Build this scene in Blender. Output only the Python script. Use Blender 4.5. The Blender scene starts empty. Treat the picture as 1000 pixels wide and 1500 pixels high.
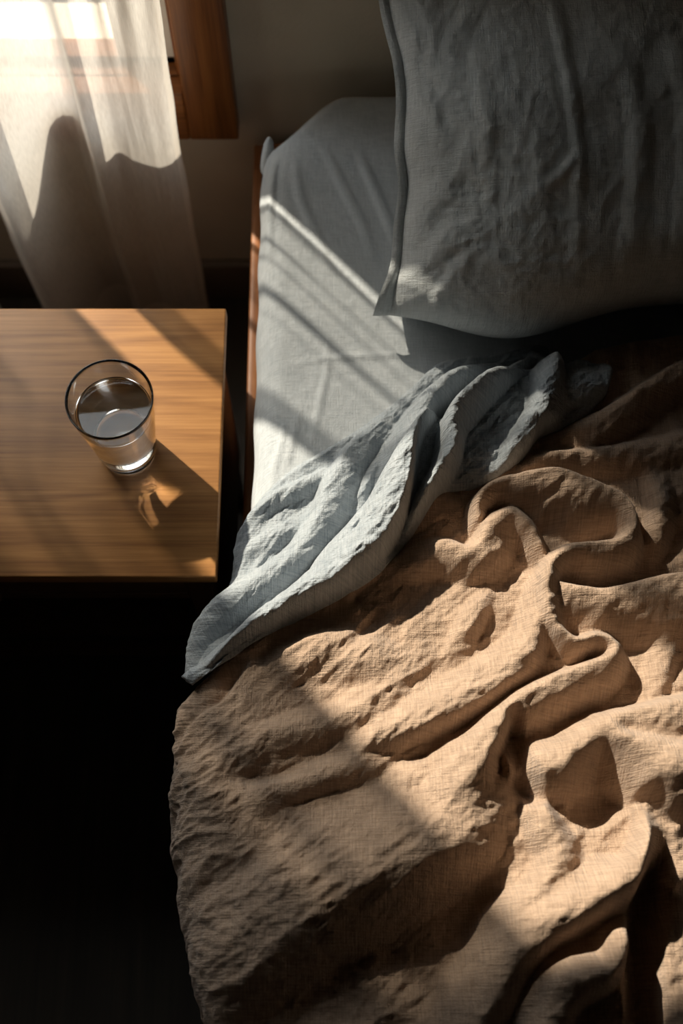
import bpy, bmesh, math, random
import numpy as np
from mathutils import Vector, Matrix

scene = bpy.context.scene
COL = scene.collection
rng = np.random.default_rng(7)
random.seed(7)

# ------------------------------------------------------------------ camera
F_PX = 1900.0                       # focal length in pixels of the 1000x1500 frame
PITCH = math.radians(68.5)          # looking down this far below the horizon
CAM_Z = 1.90
cam_data = bpy.data.cameras.new('camera')
cam = bpy.data.objects.new('camera', cam_data)
COL.objects.link(cam)
cam.location = (0, 0, CAM_Z)
cam.rotation_euler = (math.pi / 2 - PITCH, 0, 0)
cam_data.sensor_fit = 'VERTICAL'
cam_data.sensor_height = 36.0
cam_data.sensor_width = 24.0
cam_data.lens = F_PX / 1500.0 * 36.0
cam_data.clip_start = 0.02
cam_data.dof.use_dof = True
cam_data.dof.focus_distance = 1.36
cam_data.dof.aperture_fstop = 3.2
scene.camera = cam

# ------------------------------------------------------------------ sky, sun, exposure
world = bpy.data.worlds.new('sky')
scene.world = world
world.use_nodes = True
bg = world.node_tree.nodes['Background']
bg.inputs['Color'].default_value = (0.94, 0.97, 1.0, 1)
bg.inputs['Strength'].default_value = 3.8

SUN_AZ = (0.675, -0.738)            # the way the sunlight travels over the ground
SUN_EL = math.radians(40.0)
sun_data = bpy.data.lights.new('sun', 'SUN')
sun_data.energy = 8.0
sun_data.color = (1.0, 0.875, 0.72)
sun_data.angle = math.radians(1.1)
sun = bpy.data.objects.new('sun', sun_data)
COL.objects.link(sun)
sun.location = (-3, 4, 4)
sun_dir = Vector((SUN_AZ[0] * math.cos(SUN_EL), SUN_AZ[1] * math.cos(SUN_EL), -math.sin(SUN_EL)))
sun.rotation_euler = sun_dir.to_track_quat('-Z', 'Y').to_euler()

portal_data = bpy.data.lights.new('window_portal', 'AREA')
portal_data.shape = 'RECTANGLE'
portal_data.size = 1.0
portal_data.size_y = 1.56
portal_data.cycles.is_portal = True
portal = bpy.data.objects.new('window_portal', portal_data)
COL.objects.link(portal)
portal.location = (-0.68, 1.29, 1.27)
portal.rotation_euler = (-math.pi / 2, 0, 0)

vs = scene.view_settings
vs.view_transform = 'Standard'
vs.look = 'None'
vs.gamma = 1.0
vs.use_curve_mapping = False
vs.exposure = 0.1
scene.cycles.use_denoising = True
scene.cycles.max_bounces = 10
scene.cycles.transparent_max_bounces = 12
scene.cycles.transmission_bounces = 10
scene.cycles.sample_clamp_indirect = 6.0

# ------------------------------------------------------------------ helpers
def at(px, py, z):
    """point of the room at height z seen at pixel (px, py) of the photograph"""
    dx = (px - 500.0) / F_PX
    dy = (750.0 - py) / F_PX
    y = math.cos(PITCH) + dy * math.sin(PITCH)
    zz = -math.sin(PITCH) + dy * math.cos(PITCH)
    t = (z - CAM_Z) / zz
    return dx * t, y * t

def tag(o, label=None, cat=None, group=None, kind=None):
    if label: o['label'] = label
    if cat: o['category'] = cat
    if group: o['group'] = group
    if kind: o['kind'] = kind
    return o

def empty(name, loc=(0, 0, 0)):
    o = bpy.data.objects.new(name, None)
    o.location = loc
    o.empty_display_size = 0.05
    COL.objects.link(o)
    return o

def link(name, mesh, mat, parent=None):
    o = bpy.data.objects.new(name, mesh)
    COL.objects.link(o)
    if mat is not None:
        mesh.materials.append(mat)
    if parent is not None:
        o.parent = parent
        o.matrix_parent_inverse = Matrix.Translation(-Vector(parent.location))
    return o

def box_bm(bm, x0, x1, y0, y1, z0, z1):
    r = bmesh.ops.create_cube(bm, size=1.0)
    for v in r['verts']:
        v.co = Vector(((x0 + x1) / 2 + v.co.x * (x1 - x0), (y0 + y1) / 2 + v.co.y * (y1 - y0), (z0 + z1) / 2 + v.co.z * (z1 - z0)))
    return r['verts']

def box(name, ext, mat, parent=None, bevel=0.0):
    bm = bmesh.new()
    box_bm(bm, *ext)
    if bevel:
        bmesh.ops.bevel(bm, geom=list(bm.edges), offset=bevel, segments=3, profile=0.5, affect='EDGES')
    me = bpy.data.meshes.new(name)
    bm.to_mesh(me); bm.free()
    if bevel:
        for p in me.polygons: p.use_smooth = True
        try:
            me.set_sharp_from_angle(angle=math.radians(40))
        except Exception:
            pass
    return link(name, me, mat, parent)

def grid_mesh(name, P, UV=None, close_u=False):
    """P: (nu, nv, 3) array of points"""
    nu, nv, _ = P.shape
    idx = np.arange(nu * nv).reshape(nu, nv)
    if close_u:
        a = idx; b = np.roll(idx, -1, axis=0)
        quads = np.stack([a[:, :-1], b[:, :-1], b[:, 1:], a[:, 1:]], -1).reshape(-1, 4)
    else:
        quads = np.stack([idx[:-1, :-1], idx[1:, :-1], idx[1:, 1:], idx[:-1, 1:]], -1).reshape(-1, 4)
    me = bpy.data.meshes.new(name)
    me.vertices.add(nu * nv)
    me.vertices.foreach_set('co', P.reshape(-1).astype(np.float32))
    n = len(quads)
    me.loops.add(n * 4)
    me.loops.foreach_set('vertex_index', quads.reshape(-1).astype(np.int32))
    me.polygons.add(n)
    me.polygons.foreach_set('loop_start', np.arange(0, n * 4, 4, dtype=np.int32))
    me.polygons.foreach_set('use_smooth', np.ones(n, dtype=bool))
    if UV is not None:
        uvl = me.uv_layers.new(name='UVMap')
        uvl.data.foreach_set('uv', UV.reshape(-1, 2)[quads.reshape(-1)].reshape(-1).astype(np.float32))
    me.update()
    me.validate()
    return me

def lathe_mesh(name, prof, n=96, close=True):
    """prof: list of (r, z); points at r=0 are capped by a tiny ring"""
    P = np.zeros((n, len(prof), 3))
    a = np.linspace(0, 2 * np.pi, n, endpoint=False)
    for k, (r, z) in enumerate(prof):
        P[:, k, 0] = r * np.cos(a); P[:, k, 1] = r * np.sin(a); P[:, k, 2] = z
    me = grid_mesh(name, P, close_u=True)
    bm = bmesh.new(); bm.from_mesh(me)
    bmesh.ops.remove_doubles(bm, verts=bm.verts, dist=1e-6)
    bmesh.ops.recalc_face_normals(bm, faces=bm.faces)
    for f in bm.faces: f.smooth = True
    bm.to_mesh(me); bm.free()
    return me

# ---- smooth noise and fold fields -----------------------------------------
_perm = rng.permutation(512)
_grad = np.stack([np.cos(np.linspace(0, 2 * np.pi, 64, endpoint=False)), np.sin(np.linspace(0, 2 * np.pi, 64, endpoint=False))], -1)

def noise(x, y, seed=0):
    x = x + 37.31 * seed; y = y - 91.7 * seed
    xi = np.floor(x).astype(int); yi = np.floor(y).astype(int)
    xf = x - xi; yf = y - yi
    def g(ix, iy):
        h = _perm[(_perm[ix % 512] + iy) % 512] % 64
        return _grad[h]
    def dot(ix, iy, dx, dy):
        gg = g(ix, iy)
        return gg[..., 0] * dx + gg[..., 1] * dy
    u = xf ** 3 * (xf * (xf * 6 - 15) + 10); v = yf ** 3 * (yf * (yf * 6 - 15) + 10)
    n00 = dot(xi, yi, xf, yf); n10 = dot(xi + 1, yi, xf - 1, yf)
    n01 = dot(xi, yi + 1, xf, yf - 1); n11 = dot(xi + 1, yi + 1, xf - 1, yf - 1)
    a = n00 + u * (n10 - n00); b = n01 + u * (n11 - n01)
    return a + v * (b - a)

def fbm(x, y, octaves=4, seed=0, gain=0.5):
    s = 0; amp = 1.0
    for o in range(octaves):
        s = s + amp * noise(x * 2 ** o, y * 2 ** o, seed + o * 3)
        amp *= gain
    return s

def crumple(x, y, seed=0, octaves=3):
    """ridged noise with sharp creases, about 0..1"""
    wx = x + 0.35 * noise(x * 0.9, y * 0.9, seed + 20); wy = y + 0.35 * noise(x * 0.9, y * 0.9, seed + 21)
    s = 0; amp = 1.0; tot = 0
    for o in range(octaves):
        s = s + amp * (1.0 - np.abs(noise(wx * 2 ** o, wy * 2 ** o, seed + o * 5)) * 2.0)
        tot += amp; amp *= 0.5
    return s / tot

def smooth01(t):
    t = np.clip(t, 0, 1)
    return t * t * (3 - 2 * t)

def catmull(P, n):
    P = np.asarray(P, float)
    k = len(P)
    Q = np.vstack([2 * P[0] - P[1], P, 2 * P[-1] - P[-2]])
    out = []
    for t in np.linspace(0, k - 1, n):
        i = min(int(t), k - 2); f = t - i
        p0, p1, p2, p3 = Q[i], Q[i + 1], Q[i + 2], Q[i + 3]
        out.append(0.5 * ((2 * p1) + (-p0 + p2) * f + (2 * p0 - 5 * p1 + 4 * p2 - p3) * f * f + (-p0 + 3 * p1 - 3 * p2 + p3) * f ** 3))
    return np.array(out)

def ridge(U, V, pts, power=1.25):
    """a fold along a line. pts rows: (u, v, height, width_left, width_right). left = left of the line's direction."""
    C = catmull(pts, max(12, 6 * len(pts)))
    out = np.zeros(U.shape)
    C[:, 3:] = np.maximum(C[:, 3:], 0.002) * 1.12 + 0.002
    wmax = C[:, 3:].max()
    m = (U > C[:, 0].min() - wmax) & (U < C[:, 0].max() + wmax) & (V > C[:, 1].min() - wmax) & (V < C[:, 1].max() + wmax)
    if not m.any(): return out
    x = U[m]; y = V[m]
    best = np.full(x.shape, 1e9); h = np.zeros(x.shape); w = np.ones(x.shape)
    for i in range(len(C) - 1):
        a = C[i]; b = C[i + 1]
        d = b[:2] - a[:2]; L2 = (d * d).sum() + 1e-12
        t = np.clip(((x - a[0]) * d[0] + (y - a[1]) * d[1]) / L2, 0, 1)
        qx = x - (a[0] + t * d[0]); qy = y - (a[1] + t * d[1])
        dist = np.hypot(qx, qy)
        left = (d[0] * qy - d[1] * qx) > 0
        ww = np.where(left, a[3] + t * (b[3] - a[3]), a[4] + t * (b[4] - a[4]))
        q = dist / ww
        s = q < best
        best = np.where(s, q, best); h = np.where(s, a[2] + t * (b[2] - a[2]), h)
    tt = np.clip(best, 0, 1)
    out[m] = h * (1 - tt * tt) ** power
    return out

def blend(fields, k=0.006):
    """soft maximum of several folds (and 0)"""
    acc = np.ones(fields[0].shape)
    for f in fields: acc = acc + np.exp(np.clip(f / k, -40, 40)) - 1.0
    acc = np.maximum(acc, 1e-6)
    return k * np.log(acc)

def blur(A, n=1):
    for _ in range(n):
        B = np.pad(A, 1, mode='edge')
        A = (B[:-2, 1:-1] + B[2:, 1:-1] + B[1:-1, :-2] + B[1:-1, 2:] + 4 * B[1:-1, 1:-1]) / 8.0
    return A

# ------------------------------------------------------------------ materials
def new_mat(name):
    m = bpy.data.materials.new(name)
    m.use_nodes = True
    nt = m.node_tree
    return m, nt, nt.nodes, nt.links, nt.nodes['Principled BSDF']

def linen(name, c0, c1, thread=620.0, bump=0.5, sheen=0.25):
    """woven linen: slubby threads both ways plus a fine crinkle; UV is in metres"""
    m, nt, N, L, b = new_mat(name)
    uv = N.new('ShaderNodeTexCoord')
    def tex(sx, sy, detail=3.0, rough=0.6):
        mp = N.new('ShaderNodeMapping'); mp.inputs['Scale'].default_value = (sx, sy, 1)
        L.new(uv.outputs['UV'], mp.inputs['Vector'])
        t = N.new('ShaderNodeTexNoise'); t.inputs['Scale'].default_value = 1.0
        t.inputs['Detail'].default_value = detail; t.inputs['Roughness'].default_value = rough
        L.new(mp.outputs['Vector'], t.inputs['Vector'])
        return t.outputs['Fac']
    warp = tex(thread, thread * 0.07)
    weft = tex(thread * 0.07, thread)
    crink = tex(120, 120, 5.0, 0.7)
    slub = tex(40, 40, 4.0)
    def math_node(op, a, c):
        n = N.new('ShaderNodeMath'); n.operation = op
        for k, v in ((0, a), (1, c)):
            if isinstance(v, (int, float)): n.inputs[k].default_value = v
            else: L.new(v, n.inputs[k])
        return n.outputs[0]
    threads = math_node('ADD', warp, weft)
    mixed = math_node('ADD', math_node('MULTIPLY', threads, 0.42), math_node('MULTIPLY', slub, 0.25))
    ramp = N.new('ShaderNodeValToRGB')
    ramp.color_ramp.elements[0].position = 0.40; ramp.color_ramp.elements[0].color = (*c0, 1)
    ramp.color_ramp.elements[1].position = 0.66; ramp.color_ramp.elements[1].color = (*c1, 1)
    L.new(mixed, ramp.inputs['Fac'])
    L.new(ramp.outputs['Color'], b.inputs['Base Color'])
    hgt = math_node('ADD', math_node('MULTIPLY', threads, 0.5), math_node('MULTIPLY', crink, 1.0))
    bp = N.new('ShaderNodeBump'); bp.inputs['Strength'].default_value = bump; bp.inputs['Distance'].default_value = 0.0032
    L.new(hgt, bp.inputs['Height'])
    L.new(bp.outputs['Normal'], b.inputs['Normal'])
    b.inputs['Roughness'].default_value = 0.92
    b.inputs['Specular IOR Level'].default_value = 0.15
    b.inputs['Sheen Weight'].default_value = sheen
    b.inputs['Sheen Roughness'].default_value = 0.6
    return m

M = {}
M['tan'] = linen('tan_linen', (0.30, 0.208, 0.145), (0.55, 0.392, 0.28), bump=1.0)
M['blue'] = linen('slate_blue_linen', (0.225, 0.265, 0.30), (0.43, 0.468, 0.50), bump=1.0)
M['sheet'] = linen('grey_blue_fitted_linen', (0.39, 0.425, 0.45), (0.53, 0.56, 0.58), bump=0.45)
M['pillow'] = linen('pillow_linen', (0.39, 0.42, 0.43), (0.55, 0.58, 0.59), bump=0.7)

def wood(name, dark, mid, light, axis=0, scale=1.0, rough=0.45, coord='Object', coat=0.0):
    m, nt, N, L, b = new_mat(name)
    tc = N.new('ShaderNodeTexCoord')
    mp = N.new('ShaderNodeMapping')
    s = [14.0, 14.0, 14.0]; s[axis] = 1.6
    mp.inputs['Scale'].default_value = [k * scale for k in s]
    L.new(tc.outputs[coord], mp.inputs['Vector'])
    big = N.new('ShaderNodeTexNoise'); big.inputs['Scale'].default_value = 0.55; big.inputs['Detail'].default_value = 2.0
    L.new(mp.outputs['Vector'], big.inputs['Vector'])
    # rings: contour lines of a stretched noise make cathedral grain
    mul = N.new('ShaderNodeMath'); mul.operation = 'MULTIPLY'; mul.inputs[1].default_value = 22.0
    L.new(big.outputs['Fac'], mul.inputs[0])
    fr = N.new('ShaderNodeMath'); fr.operation = 'PINGPONG'; fr.inputs[1].default_value = 1.0
    L.new(mul.outputs[0], fr.inputs[0])
    mp2 = N.new('ShaderNodeMapping')
    s2 = [260.0, 260.0, 260.0]; s2[axis] = 7.0
    mp2.inputs['Scale'].default_value = [k * scale for k in s2]
    L.new(tc.outputs[coord], mp2.inputs['Vector'])
    fine = N.new('ShaderNodeTexNoise'); fine.inputs['Scale'].default_value = 1.0; fine.inputs['Detail'].default_value = 4.0; fine.inputs['Roughness'].default_value = 0.65
    L.new(mp2.outputs['Vector'], fine.inputs['Vector'])
    mix = N.new('ShaderNodeMath'); mix.operation = 'MULTIPLY_ADD'; mix.inputs[1].default_value = 0.20
    L.new(fr.outputs[0], mix.inputs[0])
    f2 = N.new('ShaderNodeMath'); f2.operation = 'MULTIPLY'; f2.inputs[1].default_value = 0.85
    L.new(fine.outputs['Fac'], f2.inputs[0])
    L.new(f2.outputs[0], mix.inputs[2])
    ramp = N.new('ShaderNodeValToRGB')
    e = ramp.color_ramp.elements
    e[0].position = 0.25; e[0].color = (*light, 1)
    e[1].position = 0.80; e[1].color = (*dark, 1)
    k = e.new(0.50); k.color = (*mid, 1)
    L.new(mix.outputs[0], ramp.inputs['Fac'])
    L.new(ramp.outputs['Color'], b.inputs['Base Color'])
    bp = N.new('ShaderNodeBump'); bp.inputs['Strength'].default_value = 0.12; bp.inputs['Distance'].default_value = 0.001
    L.new(fine.outputs['Fac'], bp.inputs['Height'])
    L.new(bp.outputs['Normal'], b.inputs['Normal'])
    b.inputs['Roughness'].default_value = rough
    b.inputs['Coat Weight'].default_value = coat
    b.inputs['Coat Roughness'].default_value = 0.35
    return m

M['oak'] = wood('oiled_oak', (0.19, 0.078, 0.023), (0.335, 0.155, 0.048), (0.45, 0.225, 0.075), axis=0, rough=0.42)
M['oak_shaded'] = wood('oak_shade_tone', (0.045, 0.019, 0.008), (0.075, 0.034, 0.014), (0.10, 0.05, 0.02), axis=2, rough=0.5)  # same oak as the top, darkened to paint in the shade below it
M['casing'] = wood('window_wood', (0.12, 0.038, 0.010), (0.24, 0.085, 0.022), (0.32, 0.125, 0.035), axis=2, rough=0.4, scale=1.2)
M['rail'] = wood('bed_rail_wood', (0.16, 0.055, 0.016), (0.28, 0.105, 0.034), (0.36, 0.15, 0.05), axis=1, rough=0.45)
M['floor'] = wood('dark_floor', (0.03, 0.024, 0.018), (0.05, 0.04, 0.029), (0.07, 0.056, 0.04), axis=1, rough=0.5, scale=0.6)

def plaster(name, c, var=0.06, rough=0.9):
    m, nt, N, L, b = new_mat(name)
    tc = N.new('ShaderNodeTexCoord')
    t = N.new('ShaderNodeTexNoise'); t.inputs['Scale'].default_value = 9.0; t.inputs['Detail'].default_value = 6.0
    L.new(tc.outputs['Object'], t.inputs['Vector'])
    ramp = N.new('ShaderNodeValToRGB')
    ramp.color_ramp.elements[0].position = 0.3; ramp.color_ramp.elements[0].color = (*[k * (1 - var) for k in c], 1)
    ramp.color_ramp.elements[1].position = 0.7; ramp.color_ramp.elements[1].color = (*[k * (1 + var) for k in c], 1)
    L.new(t.outputs['Fac'], ramp.inputs['Fac'])
    L.new(ramp.outputs['Color'], b.inputs['Base Color'])
    t2 = N.new('ShaderNodeTexNoise'); t2.inputs['Scale'].default_value = 160.0; t2.inputs['Detail'].default_value = 4.0
    L.new(tc.outputs['Object'], t2.inputs['Vector'])
    bp = N.new('ShaderNodeBump'); bp.inputs['Strength'].default_value = 0.25; bp.inputs['Distance'].default_value = 0.002
    L.new(t2.outputs['Fac'], bp.inputs['Height']); L.new(bp.outputs['Normal'], b.inputs['Normal'])
    b.inputs['Roughness'].default_value = rough
    return m

M['wall'] = plaster('warm_grey_plaster', (0.66, 0.58, 0.46))
M['ceiling'] = plaster('ceiling_paint', (0.16, 0.15, 0.135))  # darkened to cut light bounced back into the room
M['wall_dark'] = plaster('low_bounce_plaster', (0.10, 0.09, 0.075))  # walls out of view, darkened so less light bounces onto the bed
M['skirting'] = plaster('skirting_paint', (0.16, 0.12, 0.09), rough=0.5)
M['cream'] = plaster('cream_paint', (0.80, 0.77, 0.70), rough=0.6)
M['ground'] = plaster('darkened_ground', (0.055, 0.05, 0.04))  # colour darkened to dim the sunlit view through the curtain
M['sill_dim'] = plaster('darkened_sill', (0.05, 0.048, 0.045))  # coloured dark so its sunlit top stays dim behind the curtain

def sheer(name, c, open_frac):
    m, nt, N, L, b = new_mat(name)
    N.remove(b)
    out = [n for n in N if n.type == 'OUTPUT_MATERIAL'][0]
    tc = N.new('ShaderNodeTexCoord')
    mp = N.new('ShaderNodeMapping'); mp.inputs['Scale'].default_value = (500, 60, 1)
    L.new(tc.outputs['UV'], mp.inputs['Vector'])
    t = N.new('ShaderNodeTexNoise'); t.inputs['Scale'].default_value = 1.0; t.inputs['Detail'].default_value = 3.0
    L.new(mp.outputs['Vector'], t.inputs['Vector'])
    mr = N.new('ShaderNodeMapRange'); mr.inputs['From Min'].default_value = 0.3; mr.inputs['From Max'].default_value = 0.7
    mr.inputs['To Min'].default_value = open_frac - 0.08; mr.inputs['To Max'].default_value = open_frac + 0.08
    L.new(t.outputs['Fac'], mr.inputs['Value'])
    lw = N.new('ShaderNodeLayerWeight'); lw.inputs['Blend'].default_value = 0.5
    cs = N.new('ShaderNodeMath'); cs.operation = 'SUBTRACT'; cs.inputs[0].default_value = 1.06; L.new(lw.outputs['Facing'], cs.inputs[1])
    inv = N.new('ShaderNodeMath'); inv.operation = 'DIVIDE'; inv.inputs[0].default_value = 1.0; L.new(cs.outputs[0], inv.inputs[1])
    pw = N.new('ShaderNodeMath'); pw.operation = 'POWER'; L.new(mr.outputs[0], pw.inputs[0]); L.new(inv.outputs[0], pw.inputs[1])
    tr = N.new('ShaderNodeBsdfTransparent')
    tl = N.new('ShaderNodeBsdfTranslucent'); tl.inputs['Color'].default_value = (*c, 1)
    df = N.new('ShaderNodeBsdfDiffuse'); df.inputs['Color'].default_value = (*c, 1)
    m1 = N.new('ShaderNodeMixShader'); m1.inputs[0].default_value = 0.5
    L.new(df.outputs[0], m1.inputs[1]); L.new(tl.outputs[0], m1.inputs[2])
    m2 = N.new('ShaderNodeMixShader')
    L.new(pw.outputs[0], m2.inputs[0]); L.new(m1.outputs[0], m2.inputs[1]); L.new(tr.outputs[0], m2.inputs[2])
    L.new(m2.outputs[0], out.inputs['Surface'])
    return m

M['sheer'] = sheer('sheer_cotton', (0.86, 0.82, 0.76), 0.50)
M['sheer_b'] = sheer('sheer_cotton_closer', (0.86, 0.82, 0.76), 0.22)  # openness lowered so the unseen left panel dims sun on the duvet
M['sheer_hem'] = sheer('sheer_cotton_hem', (0.88, 0.84, 0.78), 0.30)

def glassy(name, ior, col=(1, 1, 1)):
    m, nt, N, L, b = new_mat(name)
    N.remove(b)
    g = N.new('ShaderNodeBsdfGlass')
    g.inputs['Color'].default_value = (*col, 1); g.inputs['Roughness'].default_value = 0.0; g.inputs['IOR'].default_value = ior
    L.new(g.outputs[0], [n for n in N if n.type == 'OUTPUT_MATERIAL'][0].inputs['Surface'])
    return m

M['glass'] = glassy('clear_glass', 1.5, (0.985, 0.99, 0.99))
M['water'] = glassy('water_surface', 1.5)      # the water and the glass around it bend light alike

def pane_mat():
    m, nt, N, L, b = new_mat('window_glass')
    N.remove(b)
    out = [n for n in N if n.type == 'OUTPUT_MATERIAL'][0]
    lw = N.new('ShaderNodeLayerWeight'); lw.inputs['Blend'].default_value = 0.5
    pw = N.new('ShaderNodeMath'); pw.operation = 'POWER'; pw.inputs[1].default_value = 5.0
    L.new(lw.outputs['Facing'], pw.inputs[0])
    fr = N.new('ShaderNodeMath'); fr.operation = 'MULTIPLY_ADD'; fr.inputs[1].default_value = 0.9; fr.inputs[2].default_value = 0.03
    L.new(pw.outputs[0], fr.inputs[0])
    tr = N.new('ShaderNodeBsdfTransparent'); tr.inputs['Color'].default_value = (0.96, 0.97, 0.96, 1)
    gl = N.new('ShaderNodeBsdfGlossy'); gl.inputs['Roughness'].default_value = 0.02
    mx = N.new('ShaderNodeMixShader')
    L.new(fr.outputs[0], mx.inputs[0]); L.new(tr.outputs[0], mx.inputs[1]); L.new(gl.outputs[0], mx.inputs[2])
    L.new(mx.outputs[0], out.inputs['Surface'])
    return m
M['pane'] = pane_mat()
def plain(name, c, rough=0.5, metal=0.0):
    m, nt, N, L, b = new_mat(name)
    tc = N.new('ShaderNodeTexCoord'); t = N.new('ShaderNodeTexNoise'); t.inputs['Scale'].default_value = 60
    L.new(tc.outputs['Object'], t.inputs['Vector'])
    r = N.new('ShaderNodeValToRGB')
    r.color_ramp.elements[0].color = (*[k * 0.9 for k in c], 1); r.color_ramp.elements[1].color = (*[min(1, k * 1.1) for k in c], 1)
    L.new(t.outputs['Fac'], r.inputs['Fac']); L.new(r.outputs['Color'], b.inputs['Base Color'])
    b.inputs['Roughness'].default_value = rough; b.inputs['Metallic'].default_value = metal
    return m
M['brass'] = plain('aged_brass', (0.45, 0.32, 0.14), 0.35, 1.0)

# ------------------------------------------------------------------ the room
WALL_Y = 1.15
RX0, RX1, RY0, CEIL = -1.9, 2.3, -2.3, 2.5
WIN = (-1.10, -0.206, 0.535, 2.02)         # opening: x0, x1, z0, z1
box('floor', (RX0 - 0.2, RX1 + 0.2, RY0 - 0.2, WALL_Y + 0.2, -0.1, 0.0), M['floor'])['kind'] = 'structure'
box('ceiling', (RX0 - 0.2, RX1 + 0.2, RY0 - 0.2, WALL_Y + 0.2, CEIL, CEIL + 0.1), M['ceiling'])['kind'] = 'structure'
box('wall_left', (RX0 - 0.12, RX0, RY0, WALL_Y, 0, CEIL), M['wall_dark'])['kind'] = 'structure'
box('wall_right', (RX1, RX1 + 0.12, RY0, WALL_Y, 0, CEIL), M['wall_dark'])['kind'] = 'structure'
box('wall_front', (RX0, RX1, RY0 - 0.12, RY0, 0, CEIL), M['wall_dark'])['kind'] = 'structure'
bm = bmesh.new()
W1 = WALL_Y + 0.12
box_bm(bm, RX0, WIN[0], WALL_Y, W1, 0, CEIL)
box_bm(bm, WIN[1], RX1, WALL_Y, W1, 0, CEIL)
box_bm(bm, WIN[0], WIN[1], WALL_Y, W1, 0, WIN[2])
box_bm(bm, WIN[0], WIN[1], WALL_Y, W1, WIN[3], CEIL)
me = bpy.data.meshes.new('wall_back'); bm.to_mesh(me); bm.free()
link('wall_back', me, M['wall'])['kind'] = 'structure'
# skirting board with a rounded cap
o = box('baseboard_back', (RX0, RX1, WALL_Y - 0.016, WALL_Y, 0, 0.10), M['skirting'], bevel=0.004); o['kind'] = 'structure'

# window: wooden casing, deep wooden stool, sash, pane, sill outside
win = empty('window_1', ((WIN[0] + WIN[1]) / 2, WALL_Y, WIN[2])); win['kind'] = 'structure'
CW = 0.066
YF = WALL_Y - 0.030
box('casing_side', (WIN[1], WIN[1] + CW, YF, WALL_Y + 0.0, WIN[2] - 0.095, WIN[3] + CW), M['casing'], win, 0.003)
box('casing_side', (WIN[0] - CW, WIN[0], YF, WALL_Y + 0.0, WIN[2] - 0.095, WIN[3] + CW), M['casing'], win, 0.003)
M['casing_h'] = wood('window_wood_level', (0.12, 0.038, 0.010), (0.24, 0.085, 0.022), (0.32, 0.125, 0.035), axis=0, rough=0.4, scale=1.2)
box('casing_bottom', (WIN[0], WIN[1], YF, WALL_Y, WIN[2] - 0.095, WIN[2]), M['casing_h'], win, 0.003)
box('casing_top', (WIN[0], WIN[1], YF, WALL_Y, WIN[3], WIN[3] + CW), M['casing_h'], win, 0.003)
box('inner_sill', (WIN[0], WIN[1], WALL_Y, WALL_Y + 0.022, WIN[2] - 0.012, WIN[2] + 0.001), M['casing_h'], win, 0.001)
box('jamb', (WIN[1] - 0.008, WIN[1], WALL_Y, W1, WIN[2], WIN[3]), M['casing'], win)
box('jamb', (WIN[0], WIN[0] + 0.008, WALL_Y, W1, WIN[2], WIN[3]), M['casing'], win)
sy0, sy1 = WALL_Y + 0.020, WALL_Y + 0.050
sash = box('sash', (WIN[0] + 0.008, WIN[1] - 0.008, sy0, sy1, WIN[2], WIN[2] + 0.012), M['casing_h'], win, 0.001)
for ext in ((WIN[0] + 0.008, WIN[0] + 0.045, sy0, sy1, WIN[2], WIN[3]), (WIN[1] - 0.085, WIN[1] - 0.008, sy0, sy1, WIN[2], WIN[3]),
            (WIN[0] + 0.008, WIN[1] - 0.008, sy0, sy1, WIN[3] - 0.04, WIN[3])):
    box('sash_rail', ext, M['cream'], sash, 0.001)
box('pane', (WIN[0] + 0.04, WIN[1] - 0.078, sy0 + 0.012, sy0 + 0.0125, WIN[2] + 0.01, WIN[3] - 0.03), M['pane'], sash)
box('outer_sill', (WIN[0] - 0.05, WIN[1] + 0.05, WALL_Y + 0.050, WALL_Y + 0.33, WIN[2] - 0.05, WIN[2] - 0.004), M['sill_dim'], win, 0.003)
o = box('outdoor_ground', (-14, 12, W1, 30, -0.65, -0.55), M['ground']); o['kind'] = 'structure'

# ------------------------------------------------------------------ curtains
def curtain_panel(name, label, left_pts, right_pts, prof, mat='sheer', z_top=2.12, z_bot=0.015, hem_right=True):
    """left/right: (z, x) of the panel's edges; prof(s, z) gives y of the cloth at fraction s"""
    nz, ns = 330, 220
    z = np.linspace(z_bot, z_top, nz); s = np.linspace(0, 1, ns)
    lx = np.interp(z, *np.array(left_pts).T); rx = np.interp(z, *np.array(right_pts).T)
    for _ in range(30):
        lx[1:-1] = (lx[:-2] + lx[2:] + 2 * lx[1:-1]) / 4; rx[1:-1] = (rx[:-2] + rx[2:] + 2 * rx[1:-1]) / 4
    S, Z = np.meshgrid(s, z, indexing='ij')
    X = lx[None, :] * (1 - S) + rx[None, :] * S
    Y = prof(S, Z)
    Y = Y + 0.0025 * fbm(S * 14 + Z * 2, Z * 5, 3, 3)
    X = X + 0.0015 * fbm(S * 9, Z * 9, 2, 8)
    P = np.stack([X, Y, Z], -1)
    UV = np.stack([S * 0.7, Z], -1)
    root = empty(name, (float((lx[0] + rx[0]) / 2), 1.05, 0.0))
    link('fabric', grid_mesh('fabric', P, UV), M[mat], root)
    if hem_right:
        k = 6
        Q = P[-k:].copy()
        Q[..., 1] -= 0.0015
        link('side_hem', grid_mesh('side_hem', Q, UV[-k:]), M['sheer_hem'], root)
    B = P[:, :14].copy(); B[..., 1] -= 0.0015
    link('bottom_hem', grid_mesh('bottom_hem', B, UV[:, :14]), M['sheer_hem'], root)
    tag(root, label, 'curtain', 'sheer curtains at the window')
    return root

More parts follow.
